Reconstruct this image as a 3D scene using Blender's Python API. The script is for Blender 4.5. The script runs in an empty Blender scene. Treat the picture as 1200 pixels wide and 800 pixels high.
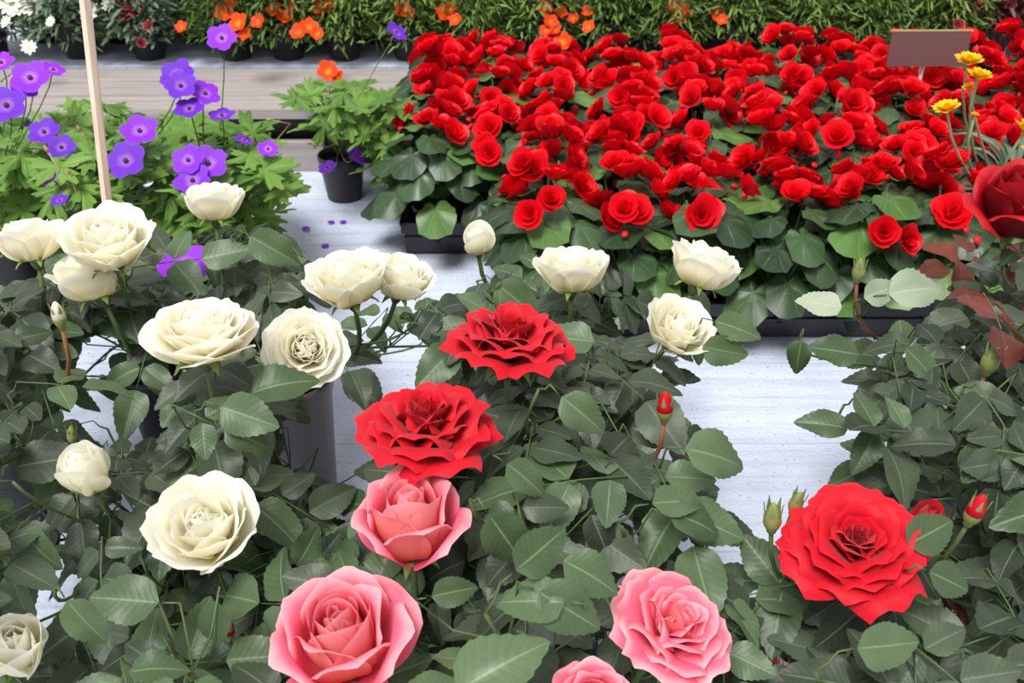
import bpy, math, random
import numpy as np
from mathutils import Vector, Matrix, Quaternion
R = math.radians
SC = bpy.context.scene
COL = SC.collection

# ------------------------------------------------------------------ camera, sky, sun, exposure
FPX, TH, CH = 1100.0, R(33), 0.90            # focal length in pixels (1200 wide), pitch down, height
cam = bpy.data.cameras.new('camera'); cam_o = bpy.data.objects.new('camera', cam); COL.objects.link(cam_o)
cam.sensor_width = 36; cam.lens = FPX / 1200 * 36; cam.clip_start = .05
cam_o.location = (0, 0, CH); cam_o.rotation_euler = (R(90) - TH, 0, 0)
cam.dof.use_dof = True; cam.dof.focus_distance = .85; cam.dof.aperture_fstop = 14
SC.camera = cam_o
w = bpy.data.worlds.new('overcast'); SC.world = w; w.use_nodes = True
nt = w.node_tree; bg = nt.nodes['Background']
bg.inputs[0].default_value = (.97, .98, 1, 1); bg.inputs[1].default_value = .78
su = bpy.data.lights.new('sun', 'SUN'); su.energy = 3.9; su.angle = R(24); su.color = (1, .985, .95)
su_o = bpy.data.objects.new('sun', su); COL.objects.link(su_o); su_o.rotation_euler = (R(24), R(-14), 0)
SC.view_settings.view_transform = 'Standard'; SC.view_settings.look = 'None'
SC.view_settings.gamma = 1; SC.view_settings.use_curve_mapping = False
SC.view_settings.exposure = 0.17
SC.cycles.max_bounces = 8; SC.cycles.diffuse_bounces = 4; SC.cycles.transmission_bounces = 4

CT, ST = math.cos(TH), math.sin(TH)
def P(x, y, d):                               # photograph pixel + distance along the view axis -> point in the place
    u, v = (x - 600) / FPX * d, (y - 400) / FPX * d
    return Vector((u, d * CT - v * ST, CH - d * ST - v * CT))
def Pz(x, y, z):
    return P(x, y, (CH - z) / (ST + (y - 400) / FPX * CT))
def proj(p):
    dy, dz = p[1], p[2] - CH
    d = dy * CT - dz * ST
    return 600 + p[0] / d * FPX, 400 + (-dz * CT - dy * ST) / d * FPX, d

# ------------------------------------------------------------------ materials
def srgb(r, g, b):
    f = lambda c: (c / 255 / 12.92) if c / 255 <= .04045 else ((c / 255 + .055) / 1.055) ** 2.4
    return (f(r), f(g), f(b), 1)
class NT:
    def __init__(s, name):
        s.m = bpy.data.materials.new(name); s.m.use_nodes = True; s.t = s.m.node_tree
        s.b = s.t.nodes['Principled BSDF']; s.out = s.t.nodes['Material Output']
    def n(s, typ, **kw):
        o = s.t.nodes.new(typ)
        for k, v in kw.items():
            if k.startswith('i_'):
                key = k[2:]; key = int(key) if key.isdigit() else key
                s.set(o.inputs[key], v)
            else: setattr(o, k, v)
        return o
    def set(s, sock, v):
        if hasattr(v, 'is_output') or isinstance(v, bpy.types.NodeSocket): s.t.links.new(v, sock)
        else: sock.default_value = v
    def math(s, op, a, b=None, c=None):
        o = s.n('ShaderNodeMath', operation=op); s.set(o.inputs[0], a)
        if b is not None: s.set(o.inputs[1], b)
        if c is not None: s.set(o.inputs[2], c)
        return o.outputs[0]
    def mix(s, f, a, b, blend='MIX'):
        o = s.n('ShaderNodeMix', data_type='RGBA', blend_type=blend)
        s.set(o.inputs[0], f); s.set(o.inputs[6], a); s.set(o.inputs[7], b); return o.outputs[2]
    def ramp(s, f, stops):
        o = s.n('ShaderNodeValToRGB'); s.set(o.inputs[0], f); e = o.color_ramp.elements
        while len(e) < len(stops): e.new(.5)
        for q, (p, c) in zip(e, stops): q.position = p; q.color = c
        return o.outputs[0]
    def noise(s, vec, scale, detail=3, rough=.5):
        o = s.n('ShaderNodeTexNoise'); o.inputs['Scale'].default_value = scale; o.inputs['Detail'].default_value = detail
        o.inputs['Roughness'].default_value = rough
        if vec is not None: s.t.links.new(vec, o.inputs['Vector'])
        return o.outputs['Fac']
    def bump(s, h, strength, dist=.002):
        o = s.n('ShaderNodeBump'); o.inputs['Strength'].default_value = strength; o.inputs['Distance'].default_value = dist
        s.set(o.inputs['Height'], h); s.t.links.new(o.outputs[0], s.b.inputs['Normal']); return o.outputs[0]
    def translucent(s, col, fac):
        tr = s.n('ShaderNodeBsdfTranslucent'); s.set(tr.inputs[0], col)
        mx = s.n('ShaderNodeMixShader'); s.set(mx.inputs[0], fac)
        s.t.links.new(s.b.outputs[0], mx.inputs[1]); s.t.links.new(tr.outputs[0], mx.inputs[2])
        s.t.links.new(mx.outputs[0], s.out.inputs[0])

def uvs(k):
    uv = k.n('ShaderNodeUVMap').outputs[0]; sp = k.n('ShaderNodeSeparateXYZ'); k.t.links.new(uv, sp.inputs[0])
    return sp.outputs[0], sp.outputs[1]       # u 0..1 across (or angle), v 0..1 along (or radius)
def objvec(k): return k.n('ShaderNodeTexCoord').outputs['Object']
def rnd(k): return k.n('ShaderNodeObjectInfo').outputs['Random']

def simple(name, col, rough=.6, noise_amt=.15, scale=30, bump=.0, spec=.5, metal=0, col2=None):
    k = NT(name); v = objvec(k); f = k.noise(v, scale, 4)
    c2 = col2 or tuple(c * (1 - noise_amt * 2) for c in col[:3]) + (1,)
    k.set(k.b.inputs['Base Color'], k.mix(f, c2, col)); k.b.inputs['Roughness'].default_value = rough
    k.b.inputs['Specular IOR Level'].default_value = spec; k.b.inputs['Metallic'].default_value = metal
    if bump: k.bump(f, bump)
    return k.m

def petal_mat(name, base, body, edge, back=None, trans=.3, rough=.55, vary=.08, sheen=0, vein=.1, hue=0):
    """base of the petal -> body -> rim, finely veined, with a differently coloured reverse where the flower has one"""
    k = NT(name); u, v = uvs(k); r = rnd(k)
    au = k.math('ABSOLUTE', k.math('SUBTRACT', u, .5))
    n = k.noise(objvec(k), 2.2, 3)
    vv = k.math('ADD', v, k.math('MULTIPLY', k.math('SUBTRACT', n, .5), .18))
    c = k.ramp(vv, [(0, base), (.42, body), (.86, body), (1, edge)])
    if back:
        cb = k.ramp(vv, [(0, back[0]), (.6, back[1]), (1, edge)])
        g = k.n('ShaderNodeNewGeometry').outputs['Backfacing']; c = k.mix(g, c, cb)
    hs = k.n('ShaderNodeHueSaturation'); k.set(hs.inputs['Value'], k.math('ADD', 1 - vary, k.math('MULTIPLY', r, vary * 2)))
    if hue: k.set(hs.inputs['Hue'], k.math('ADD', .5 - hue * .2, k.math('MULTIPLY', r, hue)))
    k.set(hs.inputs['Color'], c); c = hs.outputs[0]
    k.set(k.b.inputs['Base Color'], c); k.b.inputs['Roughness'].default_value = rough
    k.b.inputs['Specular IOR Level'].default_value = .25
    if sheen: k.b.inputs['Sheen Weight'].default_value = sheen
    wv = k.math('SINE', k.math('MULTIPLY', k.math('MULTIPLY', k.math('SUBTRACT', u, .5), k.math('SUBTRACT', 1.4, k.math('MULTIPLY', v, .5))), 95))
    k.bump(k.math('ADD', k.math('MULTIPLY', wv, .25), n), vein, .0012)
    k.translucent(c, trans)
    return k.m

def leaf_mat(name, dark, light, rib, back, rough=.42, trans=.12, radial=False, spec=.36, bump=.14, edge=None):
    k = NT(name); u, v = uvs(k); r = rnd(k)
    n = k.noise(objvec(k), 3.0, 4)
    f = k.math('ADD', k.math('MULTIPLY', r, .75), k.math('MULTIPLY', n, .35))
    c = k.mix(f, dark, light)
    if radial:      # veins run from the petiole out to the lobes
        vein = k.math('ABSOLUTE', k.math('SINE', k.math('MULTIPLY', u, math.pi * 9)))
        rib_f = k.math('MULTIPLY', k.math('LESS_THAN', vein, .12), k.math('SUBTRACT', 1, v))
        h = k.math('ADD', vein, k.math('MULTIPLY', k.noise(objvec(k), 14, 2), .4))
    else:           # midrib with side veins angling forward
        au = k.math('MULTIPLY', k.math('ABSOLUTE', k.math('SUBTRACT', u, .5)), 2)
        sv = k.math('SINE', k.math('MULTIPLY', k.math('SUBTRACT', v, k.math('MULTIPLY', au, .22)), 56))
        mid = k.math('LESS_THAN', au, .045)
        side = k.math('MULTIPLY', k.math('GREATER_THAN', sv, .92), .07)
        rib_f = k.math('MAXIMUM', k.math('MULTIPLY', mid, .42), side)
        h = k.math('ADD', k.math('MULTIPLY', sv, -.16), k.math('MULTIPLY', k.noise(objvec(k), 22, 2), .5))
    c = k.mix(rib_f, c, rib)
    if edge: c = k.mix(k.math('MULTIPLY', k.math('GREATER_THAN', v, .93), .6), c, edge)
    g = k.n('ShaderNodeNewGeometry').outputs['Backfacing']; c = k.mix(g, c, k.mix(n, back, tuple(x * .8 for x in back[:3]) + (1,)))
    k.set(k.b.inputs['Base Color'], c); k.b.inputs['Roughness'].default_value = rough
    k.b.inputs['Specular IOR Level'].default_value = spec
    k.bump(h, bump, .0016)
    k.translucent(k.mix(.5, c, (.25, .4, .05, 1)), trans)
    return k.m

M = {}
M['white'] = petal_mat('white rose petal', srgb(255, 238, 166), srgb(255, 251, 234), srgb(255, 254, 246), back=(srgb(248, 238, 170), srgb(255, 250, 226)), trans=.5, vary=.01, rough=.6)
M['red'] = petal_mat('red rose petal', srgb(120, 0, 12), srgb(190, 4, 27), srgb(212, 10, 36), back=(srgb(130, 2, 18), srgb(176, 8, 32)), trans=.14, vary=.08, rough=.6, sheen=.1)
M['dark_red'] = petal_mat('dark red rose petal', srgb(110, 0, 10), srgb(165, 6, 24), srgb(190, 30, 40), back=(srgb(100, 10, 20), srgb(120, 10, 30)), trans=.18)
M['pink'] = petal_mat('pink rose petal', srgb(236, 92, 108), srgb(244, 116, 142), srgb(252, 178, 184), back=(srgb(244, 150, 116), srgb(248, 140, 132)), trans=.3, vary=.05)
M['begonia'] = petal_mat('red begonia petal', srgb(190, 0, 18), srgb(222, 6, 26), srgb(234, 16, 34), trans=.3, vary=.12, rough=.45)
M['begonia_bud'] = petal_mat('begonia bud skin', srgb(200, 30, 40), srgb(214, 22, 38), srgb(235, 110, 110), trans=.15, vary=.12, rough=.4)
M['violet'] = petal_mat('violet geranium petal', srgb(190, 130, 220), srgb(118, 46, 206), srgb(124, 60, 222), trans=.3, vary=.16, hue=.035)
M['orange'] = petal_mat('orange petal', srgb(250, 150, 20), srgb(232, 70, 14), srgb(236, 58, 20), trans=.3, vary=.2)
M['yellow'] = petal_mat('yellow petal', srgb(230, 150, 0), srgb(244, 190, 10), srgb(250, 214, 30), trans=.25)
M['cream'] = petal_mat('cream petal', srgb(222, 224, 170), srgb(240, 240, 226), srgb(246, 246, 240), trans=.25)
M['burgundy'] = petal_mat('burgundy petal', srgb(60, 6, 20), srgb(110, 16, 34), srgb(200, 120, 120), trans=.2)
M['sepal'] = leaf_mat('sepal green', srgb(96, 116, 50), srgb(128, 146, 72), srgb(150, 160, 90), srgb(150, 160, 110), rough=.5)
M['bud_green'] = simple('green bud', srgb(136, 144, 78), .5, .15, 60, col2=srgb(110, 118, 58))
M['bud_red'] = petal_mat('red bud petal', srgb(150, 8, 20), srgb(196, 10, 30), srgb(170, 20, 30), trans=.1)
M['rose_leaf'] = leaf_mat('rose leaf', srgb(22, 32, 20), srgb(72, 84, 64), srgb(116, 132, 104), srgb(134, 148, 130), rough=.46, trans=.1)
M['rose_leaf_bright'] = leaf_mat('bright rose leaf', srgb(48, 68, 40), srgb(88, 108, 76), srgb(140, 160, 120), srgb(150, 166, 140), rough=.42, trans=.16)
M['rose_leaf_pale'] = leaf_mat('pale grey green rose leaf', srgb(122, 136, 110), srgb(160, 168, 146), srgb(184, 188, 168), srgb(180, 186, 168), rough=.5)
M['rose_leaf_red'] = leaf_mat('bronze young rose leaf', srgb(60, 24, 18), srgb(110, 44, 34), srgb(120, 60, 40), srgb(140, 60, 50), rough=.4)
M['beg_leaf'] = leaf_mat('begonia leaf', srgb(26, 44, 27), srgb(66, 90, 58), srgb(110, 136, 92), srgb(96, 110, 84), rough=.38, radial=True, trans=.08)
M['beg_leaf2'] = leaf_mat('bright begonia leaf', srgb(60, 92, 44), srgb(92, 128, 64), srgb(130, 150, 90), srgb(110, 120, 84), rough=.4, radial=True, trans=.15)
M['ger_leaf'] = leaf_mat('geranium leaf', srgb(62, 100, 36), srgb(112, 150, 62), srgb(150, 180, 100), srgb(130, 156, 100), rough=.5, radial=True, trans=.22, spec=.3)
M['fine_green'] = leaf_mat('fine green leaf', srgb(62, 92, 42), srgb(124, 152, 76), srgb(120, 144, 80), srgb(96, 120, 66), rough=.5, trans=.2, bump=.1)
M['grey_green'] = leaf_mat('grey green leaf', srgb(66, 88, 68), srgb(112, 134, 108), srgb(140, 160, 130), srgb(130, 150, 126), rough=.55, trans=.15, bump=.1)
M['wine_leaf'] = leaf_mat('wine red leaf', srgb(54, 24, 28), srgb(96, 48, 48), srgb(120, 70, 60), srgb(100, 60, 56), rough=.5, bump=.1)
M['stem'] = simple('green stem', srgb(84, 104, 54), .5, .15, 40, col2=srgb(58, 78, 38))
M['stem_red'] = simple('reddish stem', srgb(146, 76, 52), .5, .2, 40, col2=srgb(110, 90, 50))
M['stem_dry'] = simple('straw coloured stem', srgb(176, 164, 110), .6, .15, 40, col2=srgb(140, 126, 80))
M['stem_pale'] = simple('pale grey green stem', srgb(150, 160, 120), .6, .15, 40)
M['bract'] = simple('dry calyx', srgb(190, 150, 104), .7, .2, 60)
M['pot_grey'] = simple('grey taupe plastic', srgb(128, 121, 121), .5, .04, 12)
M['pot_black'] = simple('black plastic', srgb(30, 29, 31), .42, .1, 20)
M['tray'] = simple('black tray plastic', srgb(34, 34, 40), .38, .1, 16, bump=.05)
M['soil'] = simple('potting soil', srgb(58, 42, 32), .95, .3, 90, bump=.6, spec=.1)
M['sign'] = simple('maroon board', srgb(100, 66, 66), .6, .05, 8)
M['eye'] = simple('stamens', srgb(96, 60, 90), .7, .2, 80)
M['yel_eye'] = simple('yellow stamens', srgb(220, 170, 40), .7, .2, 80)

k = NT('stake wood'); v = objvec(k); mp = k.n('ShaderNodeMapping'); k.t.links.new(v, mp.inputs[0]); mp.inputs['Scale'].default_value = (90, 90, 5)
n = k.noise(mp.outputs[0], 1.4, 5); k.set(k.b.inputs['Base Color'], k.ramp(n, [(.3, srgb(206, 178, 156)), (.7, srgb(232, 210, 190))])); k.b.inputs['Roughness'].default_value = .7; k.bump(n, .3); M['stake'] = k.m
k = NT('weathered plank'); v = objvec(k); mp = k.n('ShaderNodeMapping'); k.t.links.new(v, mp.inputs[0]); mp.inputs['Scale'].default_value = (2, 60, 60)
n = k.noise(mp.outputs[0], 1.5, 6, .65); n2 = k.noise(v, 3, 3)
k.set(k.b.inputs['Base Color'], k.mix(k.math('MULTIPLY', n2, .4), k.ramp(n, [(.25, srgb(116, 108, 106)), (.5, srgb(158, 150, 148)), (.8, srgb(178, 172, 170))]), srgb(140, 128, 122)))
k.b.inputs['Roughness'].default_value = .7; k.bump(n, .4); M['plank'] = k.m
# woven white ground sheet: fine weave, faint sewn lines, specks of soil, gentle creases
k = NT('white woven ground sheet'); v = objvec(k)
sp = k.n('ShaderNodeSeparateXYZ'); k.t.links.new(v, sp.inputs[0])
wob = k.math('MULTIPLY', k.math('SUBTRACT', k.noise(v, 1.6, 2), .5), .05)
yy = k.math('ADD', sp.outputs[1], wob)
fr = k.math('FRACT', k.math('MULTIPLY', yy, 4.55)); line = k.math('LESS_THAN', fr, .018)
fr2 = k.math('FRACT', k.math('MULTIPLY', yy, 37)); fine = k.math('LESS_THAN', fr2, .12)
dirt = k.noise(v, 170, 2, .6); spot = k.ramp(dirt, [(.66, (0, 0, 0, 1)), (.71, (1, 1, 1, 1))])
stain = k.ramp(k.noise(v, 5, 5, .6), [(.35, (0, 0, 0, 1)), (.75, (1, 1, 1, 1))])
c = k.mix(stain, srgb(200, 207, 226), srgb(180, 187, 206))
c = k.mix(k.math('MULTIPLY', fine, .12), c, srgb(150, 156, 172)); c = k.mix(k.math('MULTIPLY', line, .28), c, srgb(120, 126, 142))
c = k.mix(k.math('MULTIPLY', spot, .8), c, srgb(84, 78, 78))
k.set(k.b.inputs['Base Color'], c); k.b.inputs['Roughness'].default_value = .55
mp = k.n('ShaderNodeMapping'); k.t.links.new(v, mp.inputs[0]); mp.inputs['Scale'].default_value = (2.2, 14, 1)
k.bump(k.math('ADD', k.noise(mp.outputs[0], 1.3, 4), k.math('MULTIPLY', k.noise(v, 160, 2), .15)), .9, .012); M['sheet'] = k.m

# ------------------------------------------------------------------ mesh helpers
def mesh(name, V, F, mat, uv=None, smooth=True):
    me = bpy.data.meshes.new(name); me.from_pydata([tuple(p) for p in V], [], [tuple(f) for f in F])
    if uv is not None:
        l = me.uv_layers.new(name='UVMap'); idx = np.empty(len(me.loops), dtype=np.int32); me.loops.foreach_get('vertex_index', idx)
        l.data.foreach_set('uv', np.asarray(uv, dtype=np.float32)[idx].ravel())
    me.polygons.foreach_set('use_smooth', [smooth] * len(me.polygons))
    for m in (mat if isinstance(mat, (list, tuple)) else [mat]): me.materials.append(m)
    return me
class Acc:
    def __init__(s): s.V = []; s.F = []; s.U = []
    def add(s, V, F, U=None):
        o = len(s.V); s.V += [tuple(p) for p in V]; s.F += [tuple(i + o for i in f) for f in F]
        s.U += [tuple(u) for u in U] if U is not None else [(.5, .5)] * len(V)
    def tube(s, pts, rad, n=6):
        pts = [Vector(p) for p in pts]; rads = rad if isinstance(rad, (list, tuple)) else [rad] * len(pts)
        V = []; F = []; ref = Vector((.31, .95, .05))
        for i, p in enumerate(pts):
            t = (pts[min(i + 1, len(pts) - 1)] - pts[max(i - 1, 0)]).normalized()
            a = t.cross(ref)
            if a.length < .05: a = t.cross(Vector((1, 0, 0)))
            a.normalize(); b = t.cross(a)
            for j in range(n):
                q = 2 * math.pi * j / n; V.append(p + (a * math.cos(q) + b * math.sin(q)) * rads[i])
        for i in range(len(pts) - 1):
            for j in range(n):
                F.append((i * n + j, i * n + (j + 1) % n, (i + 1) * n + (j + 1) % n, (i + 1) * n + j))
        F.append(tuple(range(n - 1, -1, -1))); F.append(tuple((len(pts) - 1) * n + j for j in range(n)))
        s.add(V, F)
    def box(s, x0, x1, y0, y1, z0, z1):
        V = [(x, y, z) for z in (z0, z1) for y in (y0, y1) for x in (x0, x1)]
        s.add(V, [(0, 2, 3, 1), (4, 5, 7, 6), (0, 1, 5, 4), (2, 6, 7, 3), (0, 4, 6, 2), (1, 3, 7, 5)])
    def lathe(s, prof, n=20, cap=True):
        V = []; F = []; U = []
        for i, (r, z) in enumerate(prof):
            for j in range(n):
                q = 2 * math.pi * j / n; V.append((r * math.cos(q), r * math.sin(q), z)); U.append((j / n, i / (len(prof) - 1)))
        for i in range(len(prof) - 1):
            for j in range(n): F.append((i * n + j, i * n + (j + 1) % n, (i + 1) * n + (j + 1) % n, (i + 1) * n + j))
        if cap: F.append(tuple(range(n - 1, -1, -1))); F.append(tuple((len(prof) - 1) * n + j for j in range(n)))
        s.add(V, F, U)
    def mesh(s, name, mat, smooth=True): return mesh(name, s.V, s.F, mat, s.U, smooth)

def thing(name, label, cat, loc=(0, 0, 0), group=None, me=None):
    o = bpy.data.objects.new(name, me); COL.objects.link(o); o.location = loc
    o['label'] = label; o['category'] = cat
    if group: o['group'] = group
    return o
def part(name, me, parent, loc=(0, 0, 0), rot=None, scale=1, label=None):
    o = bpy.data.objects.new(name, me); COL.objects.link(o); o.parent = parent; o.location = loc
    if rot is not None:
        if isinstance(rot, Quaternion): o.rotation_mode = 'QUATERNION'; o.rotation_quaternion = rot
        else: o.rotation_euler = rot
    o.scale = (scale,) * 3 if isinstance(scale, (int, float)) else scale
    if label: o['label'] = label
    return o
def copy_tree(o, parent=None):
    c = o.copy(); COL.objects.link(c)
    if parent is not None: c.parent = parent
    for ch in KIDS.get(o.name, ()): copy_tree(ch, c)
    return c
KIDS = {}
def index_kids():
    KIDS.clear()
    for o in COL.objects:
        if o.parent: KIDS.setdefault(o.parent.name, []).append(o)
def frame(x, z):                              # quaternion whose X runs along x and Z close to z
    x = Vector(x).normalized(); z = Vector(z); y = z.cross(x)
    if y.length < 1e-4: y = Vector((0, 1, 0)).cross(x)
    y.normalize(); z = x.cross(y); return Matrix((x, y, z)).transposed().to_quaternion()
def axisq(a, spin=0): return Vector((0, 0, 1)).rotation_difference(Vector(a).normalized()) @ Quaternion((0, 0, 1), spin)
def bez(a, b, c, d, n):
    out = []
    for i in range(n + 1):
        t = i / n; s = 1 - t; out.append(a * s ** 3 + b * 3 * s * s * t + c * 3 * s * t * t + d * t ** 3)
    return out

# ------------------------------------------------------------------ petals and blooms (unit bloom radius 1, axis +Z, petal leans along +X)
def petal_geo(rg, L, W, r0, a0, a1, p=1.0, curl=0.0, cup=1.0, top=.22, point=0.0, roll=0.0, ruf=0.0, z0=0.0, nu=8, nv=8, base=.3):
    N = 40; rr = [r0]; zz = [z0]
    for i in range(N * 2):
        v = (i + .5) / N; al = R(a0 + (a1 - a0) * min(v, 1.3) ** p + curl * max(0, (v - .68) / .32) ** 1.5)
        rr.append(rr[-1] + math.sin(al) * L / N); zz.append(zz[-1] + math.cos(al) * L / N)
    ph = rg.uniform(0, 6.28); ph2 = rg.uniform(0, 6.28); kf = rg.uniform(4, 7)
    V = []; U = []
    for j in range(nv + 1):
        v = j / nv
        for i in range(nu + 1):
            u = -1 + 2 * i / nu
            ve = v * (1 - top * abs(u) ** 2.4 + point * math.exp(-(u / .25) ** 2) + ruf * .5 * math.sin(u * kf + ph))
            fi = min(ve * N, 2 * N - 1.001); q = int(fi); t = fi - q
            r = rr[q] * (1 - t) + rr[q + 1] * t; z = zz[q] * (1 - t) + zz[q + 1] * t
            hw = W / 2 * (base + (1 - base) * math.sin(min(1, v / .68) * math.pi / 2)) * (1 - .22 * max(0, (v - .68) / .32) ** 2)
            Rc = cup * (max(r, 0) + .12 + .12 * W); ps = u * hw / Rc
            ps = max(-2.6, min(2.6, ps))
            x = r - Rc + Rc * math.cos(ps); y = Rc * math.sin(ps)
            e = abs(u) ** 3 * v * v
            wv = ruf * v * v * math.sin(u * kf * 1.3 + ph2) * (.4 + .6 * abs(u))
            x += roll * e + wv; z += -roll * .55 * e + wv * .5
            V.append((x, y, z)); U.append(((u + 1) / 2, v))
    F = []
    for j in range(nv):
        for i in range(nu):
            a = j * (nu + 1) + i; F.append((a, a + nu + 1, a + nu + 2, a + 1))   # front of the face looks at the axis
    return V, F, U
def petal_mesh(name, mat, rg, **kw):
    V, F, U = petal_geo(rg, **kw); return mesh(name, V, F, mat, U)
lerp = lambda a, b, t: a + (b - a) * t

def bloom_red(mat, seed, n=46, pt=1.0):
    rg = random.Random(seed); out = []
    for i in range(n):
        t = i / (n - 1); te = t ** .95
        me = petal_mesh('rose_petal', mat, rg, L=lerp(.6, 1.02, te) * rg.uniform(.88, 1.06), W=lerp(.48, 1.2, te), r0=lerp(.015, .07, t),
                        a0=lerp(2, 66, te), a1=lerp(-16, 64, te) + rg.uniform(-9, 9), p=.9, curl=lerp(24, 62, te), cup=lerp(.75, 1.5, te),
                        point=pt * (.03 + .07 * te), roll=lerp(.04, .30, te) * rg.uniform(.5, 1.3), ruf=lerp(.01, .035, te), z0=lerp(.16, -.02, t), top=.26, nu=10, nv=10)
        out.append((me, i * 2.39996 + rg.uniform(-.2, .2)))
    return out
def bloom_white(mat, seed, n=54):
    rg = random.Random(seed); out = []
    for i in range(n):
        t = i / (n - 1); te = t ** .85
        me = petal_mesh('rose_petal', mat, rg, L=lerp(.55, .98, te) * rg.uniform(.94, 1.05), W=lerp(.5, 1.3, te), r0=lerp(.02, .10, t),
                        a0=lerp(4, 94, te), a1=lerp(-40, 30, te) + rg.uniform(-6, 6), p=.75, curl=lerp(0, 50, max(0, t - .2)), cup=lerp(.8, 1.1, te),
                        point=-.01, roll=lerp(.0, .08, te), ruf=lerp(.01, .03, te), z0=lerp(.12, -.05, t), top=.14, nu=10)
        out.append((me, i * 2.39996 + rg.uniform(-.2, .2)))
    return out
def bloom_bowl(mat, seed, n=44):
    rg = random.Random(seed); out = []
    for i in range(n):
        t = i / (n - 1); te = t ** .9
        me = petal_mesh('rose_petal', mat, rg, L=lerp(.75, 1.3, te) * rg.uniform(.93, 1.04), W=lerp(.5, 1.25, te), r0=lerp(.02, .12, t),
                        a0=lerp(4, 100, te), a1=lerp(-30, 2, te) + rg.uniform(-6, 6), p=.6, curl=lerp(0, 75, te * te), cup=lerp(.8, 1.05, te),
                        point=-.01, roll=lerp(.0, .08, te), ruf=lerp(.012, .035, te), z0=lerp(.12, -.05, t), top=.14, nu=9)
        out.append((me, i * 2.39996 + rg.uniform(-.2, .2)))
    return out
def bloom_pink(mat, seed, n=24, open_=1.0):
    rg = random.Random(seed); out = []
    for i in range(n):
        t = i / (n - 1)
        if t < .55:                            # tight upright heart, rims spiralling in
            q = t / .55
            kw = dict(L=lerp(1.4, 1.62, q), W=lerp(.65, 1.6, q), r0=lerp(.02, .12, q), a0=lerp(12, 62, q), a1=lerp(-10, -24, q), p=.7, curl=lerp(4, 34, q), cup=lerp(.85, .95, q), point=.02, roll=.03, ruf=.008, top=.16)
        else:                                  # broad guard petals standing then folding back at the rim
            q = (t - .55) / .45
            kw = dict(L=lerp(1.66, 1.45, q * q), W=lerp(1.45, 1.75, q), r0=lerp(.12, .16, q), a0=lerp(64, 84, q * open_), a1=lerp(-22, 14, q * q * open_), p=.6, curl=lerp(70, 125, q), cup=lerp(.98, 1.1, q), point=.05, roll=lerp(.10, .26, q), ruf=.022, top=.2)
        kw['a1'] += rg.uniform(-4, 4); kw['L'] *= rg.uniform(.96, 1.03)
        me = petal_mesh('rose_petal', mat, rg, z0=lerp(.1, -.04, t), nu=10, nv=11, **kw)
        out.append((me, i * 2.39996 + rg.uniform(-.12, .12)))
    return out
def bloom_cup(mat, seed, n=16):               # half-open flower: egg-shaped, rims only just turning out
    rg = random.Random(seed); out = []
    for i in range(n):
        t = i / (n - 1)
        me = petal_mesh('rose_petal', mat, rg, L=lerp(1.5, 1.65, t) * rg.uniform(.94, 1.03), W=lerp(.7, 1.9, t), r0=lerp(.03, .16, t),
                        a0=lerp(26, 68, t), a1=lerp(-24, -26, t) + rg.uniform(-4, 4), p=.75, curl=lerp(6, 46, t * t), cup=lerp(.85, 1.02, t),
                        point=.02, roll=lerp(.0, .1, t), ruf=.02, z0=lerp(.1, 0, t), top=.2)
        out.append((me, i * 2.39996 + rg.uniform(-.12, .12)))
    return out
BL = {
    'white': [bloom_white(M['white'], 1), bloom_white(M['white'], 2, 46)],
    'bowl': [bloom_bowl(M['white'], 21), bloom_bowl(M['white'], 22, 38)],
    'white_cup': [bloom_cup(M['white'], 3), bloom_cup(M['white'], 13, 12)],
    'red': [bloom_red(M['red'], 4), bloom_red(M['red'], 5, 42)],
    'dark': [bloom_pink(M['dark_red'], 6, 18, .8)],
    'pink': [bloom_pink(M['pink'], 7, 20, .85), bloom_pink(M['pink'], 8, 24, 1.0)],
    'pink_open': [bloom_red(M['pink'], 9, 36, .3)],
    'red_cup': [bloom_cup(M['red'], 14, 12)],
}
def sepal_me(down):
    rg = random.Random(3)
    return petal_mesh('sepal', M['sepal'], rg, L=1.0, W=.3, r0=.12, a0=20 if not down else 70, a1=5 if not down else 150, p=.8, cup=1.2, top=.0, point=0, nu=2, nv=6, base=.9)
def taper_sepal(a0, a1, W=.34, L=1.0):
    V = []; F = []; U = []; r, z = .1, 0; n = 7
    for j in range(n + 1):
        v = j / n; al = R(lerp(a0, a1, v)); hw = W / 2 * (1 - v ** 1.6) * (1 if j else .8) + .004
        for u in (-1, 0, 1): V.append((r - (.04 if u else 0), u * hw, z)); U.append(((u + 1) / 2, v))
        r += math.sin(al) * L / n; z += math.cos(al) * L / n
    for j in range(n):
        for i in range(2): a = j * 3 + i; F.append((a, a + 3, a + 4, a + 1))
    return mesh('sepal', V, F, M['sepal'], U)
SEP_DOWN = taper_sepal(60, 165, .3, .6); SEP_UP = taper_sepal(22, 2, .42, 1.15); SEP_MID = taper_sepal(50, 60, .34, .8)
a = Acc(); a.lathe([(.03, -.34), (.08, -.30), (.14, -.2), (.17, -.1), (.15, 0), (.08, .06), (.01, .07)], 12); CALYX = a.mesh('calyx', M['stem'])
def lathe_mesh(name, prof, mat, n=14): a = Acc(); a.lathe(prof, n); return a.mesh(name, mat)
BUD_G = lathe_mesh('bud', [(.02, -.75), (.12, -.7), (.27, -.6), (.30, -.45), (.42, -.3), (.52, -.05), (.5, .25), (.38, .55), (.22, .8), (.08, .98), (.01, 1.02)], M['bud_green'])
BUD_TIP = {c: lathe_mesh('bud_petals', [(.3, -.1), (.47, .1), (.44, .4), (.34, .72), (.2, .95), (.07, 1.08), (.01, 1.1)], M[m]) for c, m in (('red', 'bud_red'), ('white', 'white'))}

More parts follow.
